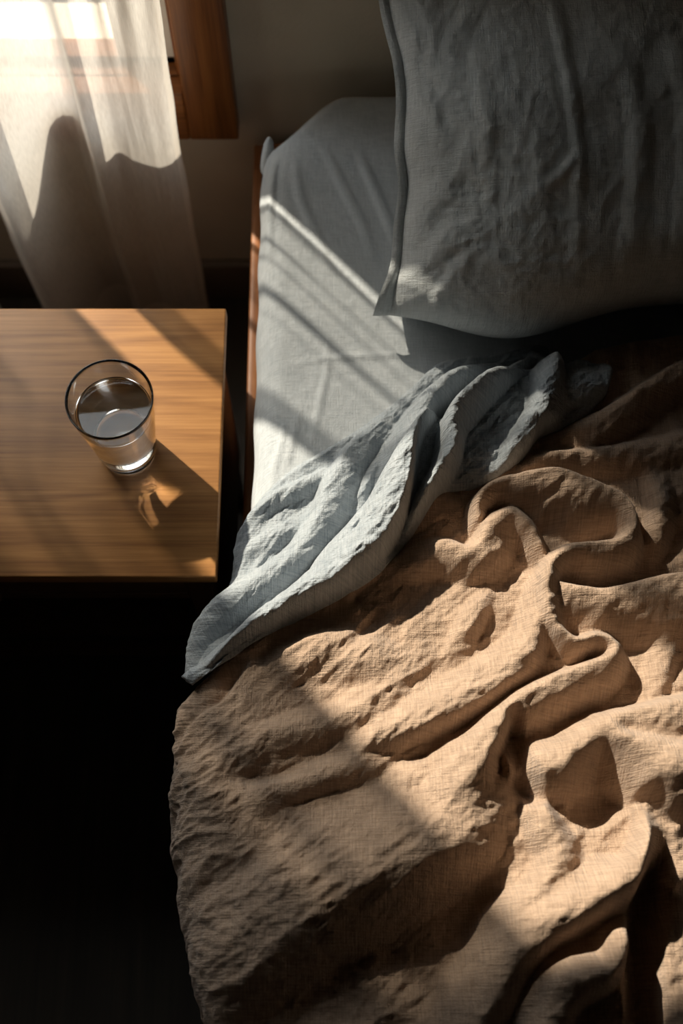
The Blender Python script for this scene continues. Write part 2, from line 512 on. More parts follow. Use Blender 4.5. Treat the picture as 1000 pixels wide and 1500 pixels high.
fx = [0.0, 0.09, 0.19, 0.28, 0.36, 0.44, 0.52, 0.58, 0.70, 0.84, 0.95, 1.0]
fy = [1.085, 1.02, 0.993, 1.030, 1.088, 1.103, 1.096, 1.060, 1.070, 1.060, 1.062, 1.072]
_cs = catmull(np.stack([fx, fy], -1), 300)
def prof_right(S, Z):
    base = np.interp(S, _cs[:, 0], _cs[:, 1])
    k = 0.45 + 0.55 * smooth01((1.5 - Z) / 0.9)
    small = 0.0065 * np.sin(S * 2 * np.pi * 8.5 + 1.0 + 0.8 * Z) * smooth01((Z - 0.55) / 0.35)
    return 1.055 + (base - 1.055) * k + small
curtain_panel('sheer_curtain', 'gathered off-white sheer curtain behind the nightstand, its hemmed edge beside the wooden casing',
              [(0, -0.475), (0.3, -0.487), (0.85, -0.475), (1.08, -0.435), (1.22, -0.34), (1.4, -0.285), (2.2, -0.27)],
              [(0, -0.214), (0.5, -0.212), (1.1, -0.195), (2.2, -0.175)], prof_right)
def prof_left(S, Z):
    return 1.055 + (0.010 + 0.016 * smooth01((1.2 - Z) / 0.5)) * np.sin(S * 2 * np.pi * 4.5 + 0.6) + 0.003 * np.sin(S * 2 * np.pi * 13 + Z)
curtain_panel('sheer_curtain', 'off-white sheer curtain at the window side away from the bed',
              [(0, -1.25), (2.2, -1.24)],
              [(0, -0.53), (0.8, -0.545), (0.97, -0.548), (1.03, -0.615), (1.09, -0.672), (1.2, -0.69), (1.4, -0.70), (2.2, -0.74)], prof_left, 'sheer_b', hem_right=False)  # edge cut back partway up to let direct sun reach the glass
rod = empty('curtain_rod', (-0.83, 1.055, 2.14))
def rod_mesh(x0, x1, r, zc, yc):
    n = 24; a = np.linspace(0, 2 * np.pi, n, endpoint=False)
    P = np.zeros((n, 2, 3))
    for k, x in enumerate((x0, x1)):
        P[:, k] = np.stack([np.full(n, x), yc + r * np.cos(a), zc + r * np.sin(a)], -1)
    return grid_mesh('rod', P, close_u=True)
link('rod', rod_mesh(-1.34, -0.06, 0.009, 2.14, 1.055), M['brass'], rod)
for x in (-1.28, -0.12):
    box('bracket', (x - 0.008, x + 0.008, 1.055, WALL_Y, 2.132, 2.148), M['brass'], rod, 0.002)
for x in (-1.35, -0.05):
    bm = bmesh.new(); bmesh.ops.create_uvsphere(bm, u_segments=20, v_segments=12, radius=0.017)
    for v in bm.verts: v.co += Vector((x, 1.055, 2.14))
    for f in bm.faces: f.smooth = True
    me = bpy.data.meshes.new('finial'); bm.to_mesh(me); bm.free(); link('finial', me, M['brass'], rod)
tag(rod, 'brass curtain rod with round finials above the window', 'curtain rod')

# ------------------------------------------------------------------ nightstand
NX0, NX1, NY0, NY1, NZ = -0.66, -0.1375, 0.455, 0.793, 0.55
ns = empty('nightstand', ((NX0 + NX1) / 2, (NY0 + NY1) / 2, 0))
box('tabletop', (NX0, NX1, NY0, NY1, NZ - 0.020, NZ), M['oak'], ns, 0.0022)
ix0, ix1, iy0, iy1 = NX0 + 0.012, NX1 - 0.012, NY0 + 0.014, NY1 - 0.012
for x in (ix0, ix1 - 0.016):
    box('side_panel', (x, x + 0.016, iy0 + 0.02, iy1, 0.145, NZ - 0.020), M['oak_shaded'], ns, 0.001)
box('back_panel', (ix0 + 0.016, ix1 - 0.016, iy1 - 0.012, iy1, 0.145, NZ - 0.020), M['oak_shaded'], ns)  # back and sides extended down to block window sun from the shelf
dr = box('drawer_front', (ix0 + 0.03, ix1 - 0.03, iy0, iy0 + 0.018, 0.452, NZ - 0.024), M['oak_shaded'], ns, 0.0015)
kb = lathe_mesh('knob', [(0.0, 0.0), (0.006, 0.0), (0.005, 0.008), (0.011, 0.014), (0.012, 0.020), (0.008, 0.024), (0.0, 0.025)], 24)
ko = link('knob', kb, M['brass'], dr)
ko.matrix_parent_inverse = Matrix.Identity(4)
ko.location = ((NX0 + NX1) / 2, iy0, 0.49); ko.rotation_euler = (math.pi / 2, 0, 0)
box('bottom_rail', (ix0 + 0.03, ix1 - 0.03, iy0, iy0 + 0.02, 0.43, 0.450), M['oak_shaded'], ns, 0.001)
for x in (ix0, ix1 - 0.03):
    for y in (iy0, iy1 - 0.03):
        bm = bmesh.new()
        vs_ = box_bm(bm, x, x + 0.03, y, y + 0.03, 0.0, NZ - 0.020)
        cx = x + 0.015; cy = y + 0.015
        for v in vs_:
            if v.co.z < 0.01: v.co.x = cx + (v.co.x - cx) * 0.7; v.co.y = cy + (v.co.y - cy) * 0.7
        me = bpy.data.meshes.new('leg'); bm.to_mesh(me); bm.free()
        link('leg', me, M['oak_shaded'], ns)
box('shelf', (ix0 + 0.03, ix1 - 0.03, iy0 + 0.03, iy1 - 0.03, 0.16, 0.176), M['oak_shaded'], ns, 0.001)
for y in (iy0 + 0.005, iy1 - 0.025):
    box('shelf_support', (ix0 + 0.028, ix1 - 0.028, y, y + 0.02, 0.145, 0.16), M['oak_shaded'], ns, 0.001)
tag(ns, 'square-edged oak nightstand holding a glass, standing by the bed', 'nightstand')

# ------------------------------------------------------------------ glass of water
GX, GY = at(188, 660, NZ)
RB, RT, GH, TH = 0.0315, 0.0465, 0.133, 0.0022
def rad(z): return RB + (RT - RB) * (z / GH) ** 0.92
outer = [(0.0, 0.0015), (RB * 0.72, 0.0015), (RB * 0.88, 0.0), (RB - 0.0015, 0.0006)]
outer += [(rad(z), z) for z in np.linspace(0.004, GH - 0.0015, 22)]
outer += [(rad(GH) - 0.0003, GH - 0.0004), (rad(GH) - TH / 2, GH)]
WL = 0.101                                   # the water's level
# the tumbler's skin: outside, rim, and the inside above the water
inner = [(rad(GH) - TH + 0.0003, GH - 0.0004)] + [(rad(z) - TH, z) for z in np.linspace(GH - 0.0015, WL + 0.0012, 8)]
tum = empty('water_glass', (GX, GY, NZ))
go = link('tumbler', lathe_mesh('tumbler', outer + inner, 128), M['glass'], tum)
go.matrix_parent_inverse = Matrix.Identity(4)
sprof = [(rad(WL + 0.0012) - TH, WL + 0.0012), (rad(WL) - TH - 0.0012, WL + 0.0004), (rad(WL) - TH - 0.004, WL), (0.0, WL)]
wo = link('water', lathe_mesh('water', sprof, 128), M['water'], tum)
if wo.data.polygons[len(wo.data.polygons) // 2].normal.z < 0: wo.data.flip_normals()
wo.matrix_parent_inverse = Matrix.Identity(4)
tum.location.z = NZ + 0.0003
tag(tum, 'clear tapered drinking glass nearly full of water on the nightstand', 'glass')

# ------------------------------------------------------------------ bed frame
BX0, BX1, BYH, BYF = -0.102, 1.30, 1.118, -0.92
bed = empty('bed_frame', ((BX0 + BX1) / 2, (BYH + BYF) / 2, 0))
box('side_rail', (BX0 - 0.019, BX0 - 0.004, BYF - 0.02, BYH + 0.012, 0.22, 0.42), M['rail'], bed, 0.004)
box('side_rail', (BX1 + 0.002, BX1 + 0.026, BYF - 0.02, BYH + 0.012, 0.22, 0.42), M['rail'], bed, 0.004)
box('foot_rail', (BX0 - 0.002, BX1 + 0.002, BYF - 0.024, BYF - 0.004, 0.22, 0.42), M['rail'], bed, 0.004)
box('head_rail', (BX0 - 0.002, BX1 + 0.002, BYH + 0.002, BYH + 0.014, 0.22, 0.42), M['rail'], bed, 0.003)
box('platform', (BX0 - 0.002, BX1 + 0.002, BYF - 0.004, BYH + 0.002, 0.26, 0.285), M['rail'], bed)
for x in (BX0 - 0.02, BX1 - 0.03):
    for y in (BYF - 0.015, BYH - 0.05):
        box('leg', (x, x + 0.05, y, y + 0.05, 0.0, 0.26), M['rail'], bed, 0.003)
tag(bed, 'low wooden bed frame with a plain orange-brown side rail', 'bed')

# ------------------------------------------------------------------ mattress in its fitted sheet
MT = 0.553
def px_ridge(rows, z):
    """rows of (px, py, height, width_left_px, width_right_px) -> rows in metres on the bed"""
    out = []
    for px, py, h, wl, wr in rows:
        X, Y = at(px, py, z + h)
        k = (CAM_Z - z) / (F_PX * 0.93)
        out.append((X, Y, h, wl * k, wr * k))
    return out

def axis_grid(a, b, c, fine, coarse):
    """fine spacing from a to b, growing steps from b to c"""
    n = int(abs(b - a) / fine)
    A = list(np.linspace(a, b, n, endpoint=False))
    m = max(2, int(abs(c - b) / coarse))
    return np.array(A + list(np.linspace(b, c, m)))

mat = empty('mattress', ((BX0 + BX1) / 2, (BYH + BYF) / 2, 0.285))
rad_e = 0.035
us = np.concatenate([np.linspace(-0.30, 0.0, 30, endpoint=False), axis_grid(0.0, 0.5, BX1 - BX0, 0.0024, 0.012), ])
vs_ = np.concatenate([np.linspace(-0.30, 0.0, 30, endpoint=False), axis_grid(0.0, 0.75, BYH - BYF, 0.0026, 0.012)])
U, V = np.meshgrid(us, vs_, indexing='ij')            # u from the bed's window side, v from the head
def fold_edge(t, r):
    """t: arc length inwards from the edge; gives (inset, drop)"""
    arc = r * math.pi / 2
    th = np.clip((arc - t) / r, 0, math.pi / 2)
    inset = np.where(t > arc, t - arc + r, np.where(t >= 0, r - r * np.sin(th), 0.0))
    drop = np.where(t > arc, 0.0, np.where(t >= 0, r - r * np.cos(th), r - t))
    return inset, drop
iu, du = fold_edge(U, rad_e); iv, dv = fold_edge(V, rad_e)
X = BX0 + iu; Y = BYH - iv
Y = Y - 0.075 * (1 - smooth01((X - BX0) / 0.11)) * (1 - smooth01(np.maximum(V, 0) / 0.35))
drop = np.maximum(du, dv) + 0.35 * np.minimum(du, dv) * (np.maximum(du, dv) < rad_e * 1.01)
corner = np.exp(-(np.maximum(U, 0) ** 2 + np.maximum(V, 0) ** 2) / (2 * 0.055 ** 2))
H = 0.0025 * fbm(X * 6, Y * 6, 2, 4) - 0.022 * corner
H = H + 0.0009 * crumple(X * 22, Y * 22, 11) + 0.0006 * crumple(X * 60, Y * 45, 14)
sheet_rows = [
    [(520, 215, 0, 6, 6), (545, 270, .004, 9, 7), (570, 330, .004, 9, 7), (590, 380, 0, 6, 6)],
    [(470, 210, 0, 6, 6), (500, 270, .0035, 9, 7), (530, 330, .003, 8, 7), (550, 390, 0, 6, 6)],
    [(430, 220, 0, 6, 6), (440, 290, .003, 8, 7), (470, 360, .002, 8, 7), (490, 420, 0, 6, 6)],
    [(404, 215, 0, 5, 5), (396, 260, .006, 7, 7), (392, 330, .004, 7, 6), (392, 420, 0, 6, 6)],
    [(480, 480, 0, 4, 4), (478, 540, .0018, 5, 4), (466, 600, .002, 5, 4), (455, 660, 0, 4, 4)],
    [(420, 535, 0, 4, 4), (480, 525, .0016, 5, 4), (560, 520, .0016, 5, 4), (610, 522, 0, 4, 4)],
    [(420, 610, 0, 4, 4), (412, 650, .003, 7, 6), (400, 690, .002, 7, 6), (395, 730, 0, 4, 4)],
    [(440, 600, 0, 4, 4), (425, 650, .003, 7, 6), (415, 700, 0, 6, 6)],
]
Xc = np.maximum(X, BX0 + 0.001)
H = H + blend([ridge(Xc, Y, px_ridge(r, MT)) for r in sheet_rows], 0.0015) * (drop < 0.03)
# the sheet's corner pleat stands up a little
P = np.stack([X, Y, MT - drop + H], -1)
side = (U < 0)[..., None] | (V < 0)[..., None]
# nothing hangs below the rails' inner pocket
P[..., 2] = np.maximum(P[..., 2], 0.287)
ripple = 0.0012 * np.sin(Y * 60) * (U < 0.02)
P[..., 0] -= ripple
o = link('fitted_sheet', grid_mesh('fitted_sheet', P[:, ::-1], np.stack([X + (drop * (U < 0)), Y + drop], -1)[:, ::-1]), M['sheet'], mat)
# little gathered ear of cloth on the head corner
ear = []
for k in range(12):
    t = k / 11
    ear.append((BX0 + 0.006 + 0.004 * t, BYH - 0.088 + 0.016 * t, MT - 0.050 + 0.036 * t, 0.0125 * math.sqrt(max(0.0, 1 - t ** 2.5)) + 0.0002))
n = 12; a = np.linspace(0, 2 * np.pi, n, endpoint=False)
E = np.zeros((n, len(ear), 3))
for k, (x, y, z, r) in enumerate(ear):
    E[:, k] = np.stack([x + r * 0.7 * np.cos(a), y + r * 1.3 * np.sin(a), np.full(n, z)], -1)
link('corner_tuck', grid_mesh('corner_tuck', E, E[..., :2].copy(), close_u=True), M['sheet'], mat)
box('core', (BX0 + 0.03, BX1 - 0.03, BYF + 0.03, BYH - 0.14, 0.2865, MT - 0.045), M['cream'], mat)
tag(mat, 'mattress in a pale grey-blue linen fitted sheet against the wall', 'mattress')

# ------------------------------------------------------------------ duvet
DZ = 0.600                                   # height of the flat top
DR = 0.045
def sil(Y):                                  # how far the hanging side bulges out
    ys = [-1.0, -0.15, 0.0, 0.10, 0.215, 0.30, 0.345, 0.40, 0.9]
    xs = [-0.130, -0.130, -0.131, -0.153, -0.165, -0.156, -0.142, -0.120, -0.118]
    return np.interp(Y, ys, xs)
def duvet_top_edge(u):
    pts = [(-0.3, 0.338), (-0.17, 0.338), (-0.14, 0.348)]
    for p in ((372, 905), (440, 850), (540, 730), (620, 630), (700, 575), (780, 545), (836, 528), (870, 507), (930, 497), (1000, 488)):
        pts.append(at(p[0], p[1], 0.585))
    pts += [(0.5, 0.742), (0.8, 0.735), (1.6, 0.735)]
    pts = np.array(pts)
    return np.interp(u, pts[:, 0], pts[:, 1])

DUVET = [
    # A: S-shaped fold left of the loop
    ([(556, 838, .004, 14, 20), (600, 822, .018, 18, 26), (645, 798, .032, 20, 34), (685, 806, .036, 16, 34), (707, 795, .040, 13, 40), (716, 768, .042, 14, 44), (748, 752, .044, 20, 30), (776, 771, .040, 14, 24), (795, 808, .030, 8, 14)]),
    # B: the long meandering ribbon
    ([(700, 760, .030, 12, 12), (703, 728, .046, 12, 18), (730, 706, .050, 14, 26), (775, 697, .052, 14, 44), (820, 694, .054, 14, 60), (865, 708, .054, 14, 60), (908, 724, .054, 12, 40), (930, 758, .052, 12, 24), (918, 787, .050, 30, 16), (878, 797, .048, 34, 14), (835, 803, .048, 24, 16), (808, 823, .050, 22, 14), (799, 850, .054, 30, 9), (801, 890, .050, 30, 8), (816, 921, .046, 22, 9), (845, 938, .044, 14, 14), (877, 930, .046, 14, 16), (901, 942, .046, 16, 14), (893, 962, .044, 30, 14), (855, 976, .044, 40, 12), (806, 998, .044, 40, 14), (765, 1020, .046, 36, 16), (735, 1052, .050, 22, 22), (714, 1095, .052, 18, 40), (693, 1140, .048, 34, 60), (664, 1190, .036, 54, 70), (630, 1235, .014, 60, 70)]),
    # C: level ridge to the right
    ([(802, 852, .040, 8, 24), (845, 860, .050, 11, 44), (890, 862, .052, 10, 60), (945, 850, .054, 10, 70), (1000, 842, .056, 12, 80), (1080, 838, .050, 16, 80)]),
    # D: lower loop
    ([(757, 1078, .036, 10, 10), (760, 1104, .046, 20, 10), (778, 1122, .050, 34, 18), (806, 1120, .052, 40, 36), (842, 1100, .054, 34, 44), (874, 1074, .056, 30, 34), (905, 1052, .060, 22, 30), (950, 1040, .064, 20, 60), (1000, 1030, .064, 22, 80), (1080, 1020, .05, 22, 80)]),
    # E: big roll below D at the right
    ([(885, 1056, .052, 20, 18), (912, 1078, .066, 26, 34), (950, 1100, .070, 50, 50), (1000, 1118, .072, 60, 56), (1080, 1130, .06, 60, 60)]),
    # F: lower right hem roll
    ([(948, 1186, .034, 24, 14), (954, 1220, .052, 34, 14), (930, 1268, .056, 30, 18), (896, 1304, .056, 26, 44), (846, 1336, .054, 22, 60), (800, 1364, .050, 24, 60), (760, 1398, .042, 30, 60), (724, 1444, .034, 34, 50), (690, 1500, .024, 40, 50), (660, 1560, .0, 40, 50)]),
    # F2: knob of cloth at the bottom right
    ([(800, 1500, .030, 34, 30), (830, 1450, .046, 40, 34), (862, 1432, .050, 34, 30), (896, 1420, .046, 30, 18), (915, 1380, .040, 30, 14)]),
    # G: short ridge left of F
    ([(786, 1168, .020, 8, 20), (806, 1205, .034, 18, 30), (818, 1260, .034, 34, 26), (792, 1304, .036, 30, 22), (752, 1332, .030, 22, 22), (715, 1350, .006, 20, 20)]),
    # I: long lit ridge through the middle
    ([(505, 1098, .004, 24, 14), (555, 1083, .022, 36, 16), (610, 1064, .030, 44, 16), (670, 1034, .034, 46, 18), (730, 998, .036, 46, 18), (768, 962, .036, 40, 22), (784, 930, .034, 30, 18), (792, 890, .034, 26, 12), (798, 855, .030, 20, 8)]),
    # J: small finger ridge
    ([(662, 968, .004, 14, 16), (678, 930, .016, 16, 18), (695, 898, .018, 16, 16), (712, 872, .004, 12, 12)]),
    # K, L: left folds
    ([(362, 1196, .004, 14, 18), (378, 1172, .014, 18, 22), (420, 1153, .018, 22, 18), (470, 1136, .018, 24, 18), (530, 1118, .012, 20, 20), (570, 1100, .004, 20, 20)]),
    ([(330, 1120, .0, 20, 20), (372, 1092, .010, 24, 22), (432, 1072, .016, 28, 22), (490, 1056, .016, 28, 22), (545, 1036, .018, 34, 24), (590, 1010, .012, 34, 24), (630, 980, .0, 30, 30)]),
    ([(395, 985, .002, 30, 26), (450, 960, .016, 36, 30), (510, 955, .020, 36, 34), (560, 975, .016, 36, 34), (590, 1000, .0, 30, 30)]),
    # M: broad diagonal swell whose far side lies in shade
    ([(280, 1500, .0, 60, 40), (380, 1408, .028, 90, 55), (480, 1340, .040, 110, 62), (580, 1280, .046, 110, 66), (660, 1225, .044, 80, 60), (700, 1170, .03, 60, 50)]),
    ([(470, 1500, .0, 40, 40), (560, 1440, .012, 40, 40), (640, 1370, .014, 44, 44), (700, 1320, .0, 40, 40)]),
    ([(560, 1150, .0, 24, 24), (600, 1142, .014, 24, 30), (640, 1140, .016, 24, 40), (680, 1150, .0, 30, 40)]),
    # hem roll that peeps out under the blue sheet at the bed's side
    ([(262, 1075, .0, 8, 8), (272, 1040, .012, 10, 12), (300, 1004, .012, 10, 12), (350, 960, .008, 9, 12), (420, 925, .004, 8, 10)]),
    # folds in the shaded upper right
    ([(806, 655, .010, 16, 26), (850, 628, .026, 18, 34), (905, 596, .034, 16, 34), (950, 565, .036, 16, 34), (1000, 538, .036, 16, 36), (1070, 515, .030, 20, 40)]),
    ([(768, 690, .018, 10, 10), (800, 672, .026, 14, 20), (870, 664, .026, 14, 26), (940, 660, .020, 18, 30), (1000, 650, .016, 20, 30)]),
    ([(950, 690, .004, 20, 14), (966, 740, .024, 26, 14), (958, 790, .020, 22, 16), (940, 820, .004, 14, 14)]),
    ([(884, 505, .0, 8, 8), (888, 540, .012, 10, 10), (898, 585, .010, 10, 10)]),
    ([(930, 500, .0, 8, 8), (928, 535, .010, 10, 10), (935, 570, .004, 10, 10)]),
    ([(990, 900, .006, 14, 20), (980, 950, .014, 16, 26), (968, 990, .016, 16, 24), (955, 1020, .012, 14, 20)]),
]
VALLEY = [
    ([(296, 1040, .006, 12, 12), (325, 1008, .022, 16, 14), (350, 972, .012, 14, 12)]),
    ([(400, 1510, .02, 60, 60), (500, 1430, .034, 70, 60), (600, 1370, .036, 70, 60), (690, 1310, .028, 50, 50)]),
    ([(540, 1530, .02, 60, 60), (620, 1460, .026, 60, 60), (680, 1400, .02, 50, 50)]),
    ([(940, 1180, .020, 16, 16), (958, 1240, .040, 18, 22), (945, 1320, .046, 22, 22), (938, 1400, .048, 24, 22), (945, 1500, .05, 26, 24), (950, 1560, .05, 26, 24)]),
    ([(748, 1062, .030, 10, 10), (752, 1100, .045, 12, 12), (762, 1140, .040, 14, 14), (778, 1175, .02, 12, 12)]),
    ([(846, 1140, .014, 20, 20), (880, 1130, .020, 24, 24), (900, 1160, .018, 26, 26), (860, 1190, .014, 26, 26)]),
    ([(352, 1142, .004, 8, 8), (380, 1140, .008, 10, 9), (430, 1132, .006, 9, 9), (450, 1125, .0, 8, 8)]),
]

def px_u(rows, z):
    """pixel rows to (u, Y): points past the bed's edge are laid out along the roll"""
    out = []
    for X, Y, h, wl, wr in px_ridge(rows, z):
        c = float(sil(Y)) + DR
        if X < c:
            s = min(0.97, (c - X) / (DR + max(h, 0)))
            X = c - DR * math.asin(s)
        out.append((X, Y, h, wl, wr))
    return out
DUVET_M = [px_u(r, DZ) for r in DUVET]
VALLEY_M = [[(a, b, -c, d, e) for a, b, c, d, e in px_u([(p[0], p[1], 0.0, p[3], p[4]) for p in r], DZ)] for r in VALLEY]
for rm, r in zip(VALLEY_M, VALLEY):
    for k in range(len(r)): rm[k] = (rm[k][0], rm[k][1], r[k][2], rm[k][3], rm[k][4])

def duvet_h(U, V, detail=True):
    folds = [ridge(U, V, r) for r in DUVET_M]
    H = blend(folds, 0.004)
    for r in VALLEY_M: H = H - ridge(U, V, r)
    H = H + 0.010 * fbm(U * 5 + 3, V * 5, 2, 2)
    if detail:
        amp = 0.6 + 0.8 * smooth01(fbm(U * 7, V * 7, 2, 31) + 0.5)
        # creases that follow the pull of the cloth (up to the right)
        a = 0.62; p = U * math.cos(a) + V * math.sin(a); q = -U * math.sin(a) + V * math.cos(a)
        H = H + 0.0085 * amp * crumple(p * 11, q * 26, 40) + 0.0042 * amp * crumple(p * 38, q * 56, 44)
        H = H + (0.0012 + 0.0022 * smooth01(fbm(U * 12, V * 12, 2, 57) * 1.6 + 0.35)) * crumple(U * 85, V * 85, 47, 3)
    e = duvet_top_edge(U) - V
    t = np.clip(e / 0.03, 0, 1)
    H = H * smooth01(e / 0.02 + 0.15) - 0.043 * (1 - np.sqrt(1 - (1 - t) ** 2))
    return H

def place(u, Y, h, c, r, z0):
    th = np.clip((c - u) / r, 0, math.pi / 2)
    down = np.maximum((c - u) - r * math.pi / 2, 0)
    X = np.where(u >= c, u, c - (r + h) * np.sin(th))
    Z = np.where(u >= c, z0 + h, z0 - r + (r + h) * np.cos(th) - down)
    return np.stack([X, Y, Z], -1)

us = np.concatenate([np.linspace(-0.46, -0.20, 40, endpoint=False), axis_grid(-0.20, 0.46, 1.27, 0.0017, 0.012)])
nvf = 560
sv = np.concatenate([np.linspace(0, 1, nvf, endpoint=False), 1 + np.linspace(0, 1, 50)])
U, S = np.meshgrid(us, sv, indexing='ij')
T0 = duvet_top_edge(U)
V = np.where(S <= 1, T0 + (-0.14 - T0) * S, -0.14 - (S - 1) * 0.74)
H = blur(duvet_h(U, V), 2)
def calm_steeps(H, U, V, n=8):
    a = np.gradient(H, axis=0) / np.maximum(np.hypot(np.gradient(U, axis=0), np.gradient(V, axis=0)), 1e-5)
    b = np.gradient(H, axis=1) / np.maximum(np.hypot(np.gradient(U, axis=1), np.gradient(V, axis=1)), 1e-5)
    w = blur(smooth01((np.hypot(a, b) - 0.9) / 1.0), 3)
    return H * (1 - w) + blur(H, n) * w
H = calm_steeps(H, U, V)
hang = smooth01((-0.15 - U) / 0.1)
H = H * (1 - 0.5 * hang) + hang * 0.008 * np.sin(V * 38 + 1.5 * np.sin(V * 11))
P = place(U, V, H, sil(V) + DR, DR, DZ)
duv = link('duvet', grid_mesh('duvet', P[:, ::-1], np.stack([U, V], -1)[:, ::-1]), M['tan'])
tag(duv, 'rumpled tan linen duvet heaped in winding folds across the bed', 'duvet')

# ------------------------------------------------------------------ blue top sheet folded over the duvet
PAIRS = [((268, 988), (278, 1002)), ((282, 925), (320, 975)), ((322, 868), (365, 948)), ((338, 830), (420, 916)), ((350, 765), (490, 882)),
         ((385, 715), (545, 850)), ((430, 675), (580, 815)), ((500, 634), (612, 772)), ((560, 592), (635, 735)), ((605, 555), (655, 719)),
         ((640, 523), (690, 716)), ((680, 511), (722, 702)), ((725, 508), (745, 690)), ((770, 498), (770, 670)), ((803, 495), (790, 642)),
         ((822, 525), (825, 627)), ((850, 545), (860, 606)), ((888, 566), (888, 578))]
SR = 0.030
def sil_s(Y):
    ys = [-1, 0.26, 0.31, 0.34, 0.40, 0.455, 0.52, 0.60, 1.2]
    xs = [-0.166, -0.166, -0.166, -0.164, -0.148, -0.120, -0.117, -0.110, -0.108]
    return np.interp(Y, ys, xs)
SZ = 0.60
def sheet_pt(px, py, z):
    X, Y = at(px, py, z)
    c = float(sil_s(Y)) + SR
    if X < c:
        s = min(0.98, (c - X) / SR); X = c - SR * math.asin(s)
    return X, Y
def zu(px): return 0.575
Lo = np.array([sheet_pt(*b, 0.612) for a, b in PAIRS]); Up = np.array([sheet_pt(*a, zu(a[0])) for a, b in PAIRS])
n_s, n_t = 520, 240
Lo = catmull(Lo, n_s); Up = catmull(Up, n_s)
t = np.linspace(0, 1, n_t)
U = Lo[:, None, 0] * (1 - t) + Up[:, None, 0] * t
V = Lo[:, None, 1] * (1 - t) + Up[:, None, 1] * t
T = np.broadcast_to(t, U.shape)
SHEET = [
    [(455, 880, 0, 6, 6), (490, 838, .012, 9, 10), (530, 795, .016, 10, 12), (556, 745, .016, 10, 12), (568, 700, 0, 8, 8)],
    [(395, 905, 0, 6, 6), (430, 868, .010, 9, 10), (470, 838, .012, 9, 10), (505, 800, 0, 8, 8)],
    [(505, 760, 0, 6, 6), (530, 710, .012, 10, 12), (552, 665, .014, 10, 12), (575, 625, 0, 8, 8)],
    [(350, 900, 0, 6, 6), (385, 868, .008, 9, 9), (425, 842, 0, 8, 8)],
    # S1: rolled lower edge running up into the big fold
    [(278, 985, .004, 10, 8), (300, 968, .010, 16, 8), (361, 925, .018, 24, 10), (435, 884, .024, 30, 12), (505, 842, .030, 34, 14), (560, 792, .036, 38, 12), (588, 738, .042, 44, 10), (598, 690, .046, 48, 10), (604, 645, .048, 44, 10), (618, 600, .048, 36, 14), (640, 558, .044, 28, 18), (668, 528, .036, 18, 18), (700, 518, .024, 12, 16), (735, 514, .008, 8, 12)],
    # S2: second crest left of it
    [(276, 955, .004, 8, 10), (292, 912, .012, 10, 16), (330, 866, .018, 14, 22), (385, 828, .024, 20, 28), (440, 792, .028, 26, 26), (466, 745, .030, 20, 34), (486, 690, .028, 18, 36), (510, 645, .022, 14, 34), (550, 605, .016, 12, 30)],
    # S3: fold right of the dark valley
    [(602, 785, .012, 10, 8), (618, 745, .022, 12, 10), (634, 712, .030, 14, 12), (650, 684, .036, 16, 14), (664, 655, .038, 22, 12), (660, 625, .040, 14, 20), (668, 600, .042, 12, 24), (690, 574, .042, 12, 26), (718, 548, .040, 14, 24), (748, 524, .034, 14, 20), (780, 508, .026, 12, 18)],
    # S4: right lobe
    [(738, 690, .012, 10, 10), (750, 664, .024, 14, 20), (776, 628, .034, 18, 26), (796, 590, .036, 20, 28), (810, 550, .034, 24, 20), (806, 515, .026, 24, 14), (795, 500, .010, 14, 10)],
    [(800, 600, .014, 20, 20), (835, 575, .016, 24, 24), (870, 570, .012, 20, 20), (886, 570, .002, 10, 10)],
    # flatter upper left piece
    [(356, 760, .0, 8, 8), (390, 718, .008, 10, 14), (440, 690, .010, 10, 14), (490, 668, .004, 8, 10)],
    [(350, 800, .0, 8, 8), (400, 770, .006, 12, 14), (450, 745, .004, 10, 12)],
]
SHEET_M = []
for rows in SHEET:
    q = []
    for (px, py, h, wl, wr), (X, Y, h2, wl2, wr2) in zip(rows, px_ridge(rows, 0.598)):
        c = float(sil_s(Y)) + SR
        if X < c: X = c - SR * math.asin(min(0.98, (c - X) / SR))
        q.append((X, Y, h, wl2, wr2))
    SHEET_M.append(q)
dtop = duvet_top_edge(U)
over = smooth01((dtop - V + 0.012) / 0.05)
base_d = DZ + blur(duvet_h(U, V, False), 6)
base = (MT + 0.004) * (1 - over) + np.maximum(base_d + 0.006, MT + 0.004) * over
base = np.maximum(base, np.where(dtop - V > 0, DZ + duvet_h(U, V, True) + 0.004, MT + 0.004))
base = blur(base, 4)
Hs = blend([ridge(U, V, r, 1.1) for r in SHEET_M], 0.004)
amp = 0.6 + 0.8 * smooth01(fbm(U * 9, V * 9, 2, 61) + 0.5)
a = 0.85; p = U * math.cos(a) + V * math.sin(a); q = -U * math.sin(a) + V * math.cos(a)
Hs = Hs * 1.3 + 0.0068 * amp * crumple(p * 10, q * 34, 70) + 0.0038 * amp * crumple(p * 40, q * 70, 73) + 0.0009 * crumple(U * 120, V * 120, 77, 2)
du_ = np.hypot(np.gradient(U, axis=1), np.gradient(V, axis=1)) * n_t
edge = np.minimum(T, 1 - T) * du_
ends = np.minimum(np.linspace(0, 1, n_s), np.linspace(1, 0, n_s))[:, None] * 0.75 + 0 * T
em = np.minimum(edge, ends)
Hs = calm_steeps(Hs, U, V, 5)
Hs = blur(Hs, 1) * np.sqrt(np.clip(1 - (1 - np.clip(em / 0.012, 0, 1)) ** 2, 0, 1)) - 0.003 * (1 - smooth01(em / 0.006))
P = place(U, V, Hs, sil_s(V) + SR, SR, base)
so = link('top_sheet', grid_mesh('top_sheet', P, np.stack([U, V], -1)), M['blue'])
sol = so.modifiers.new('cloth_thickness', 'SOLIDIFY'); sol.thickness = 0.002; sol.offset = -1.0
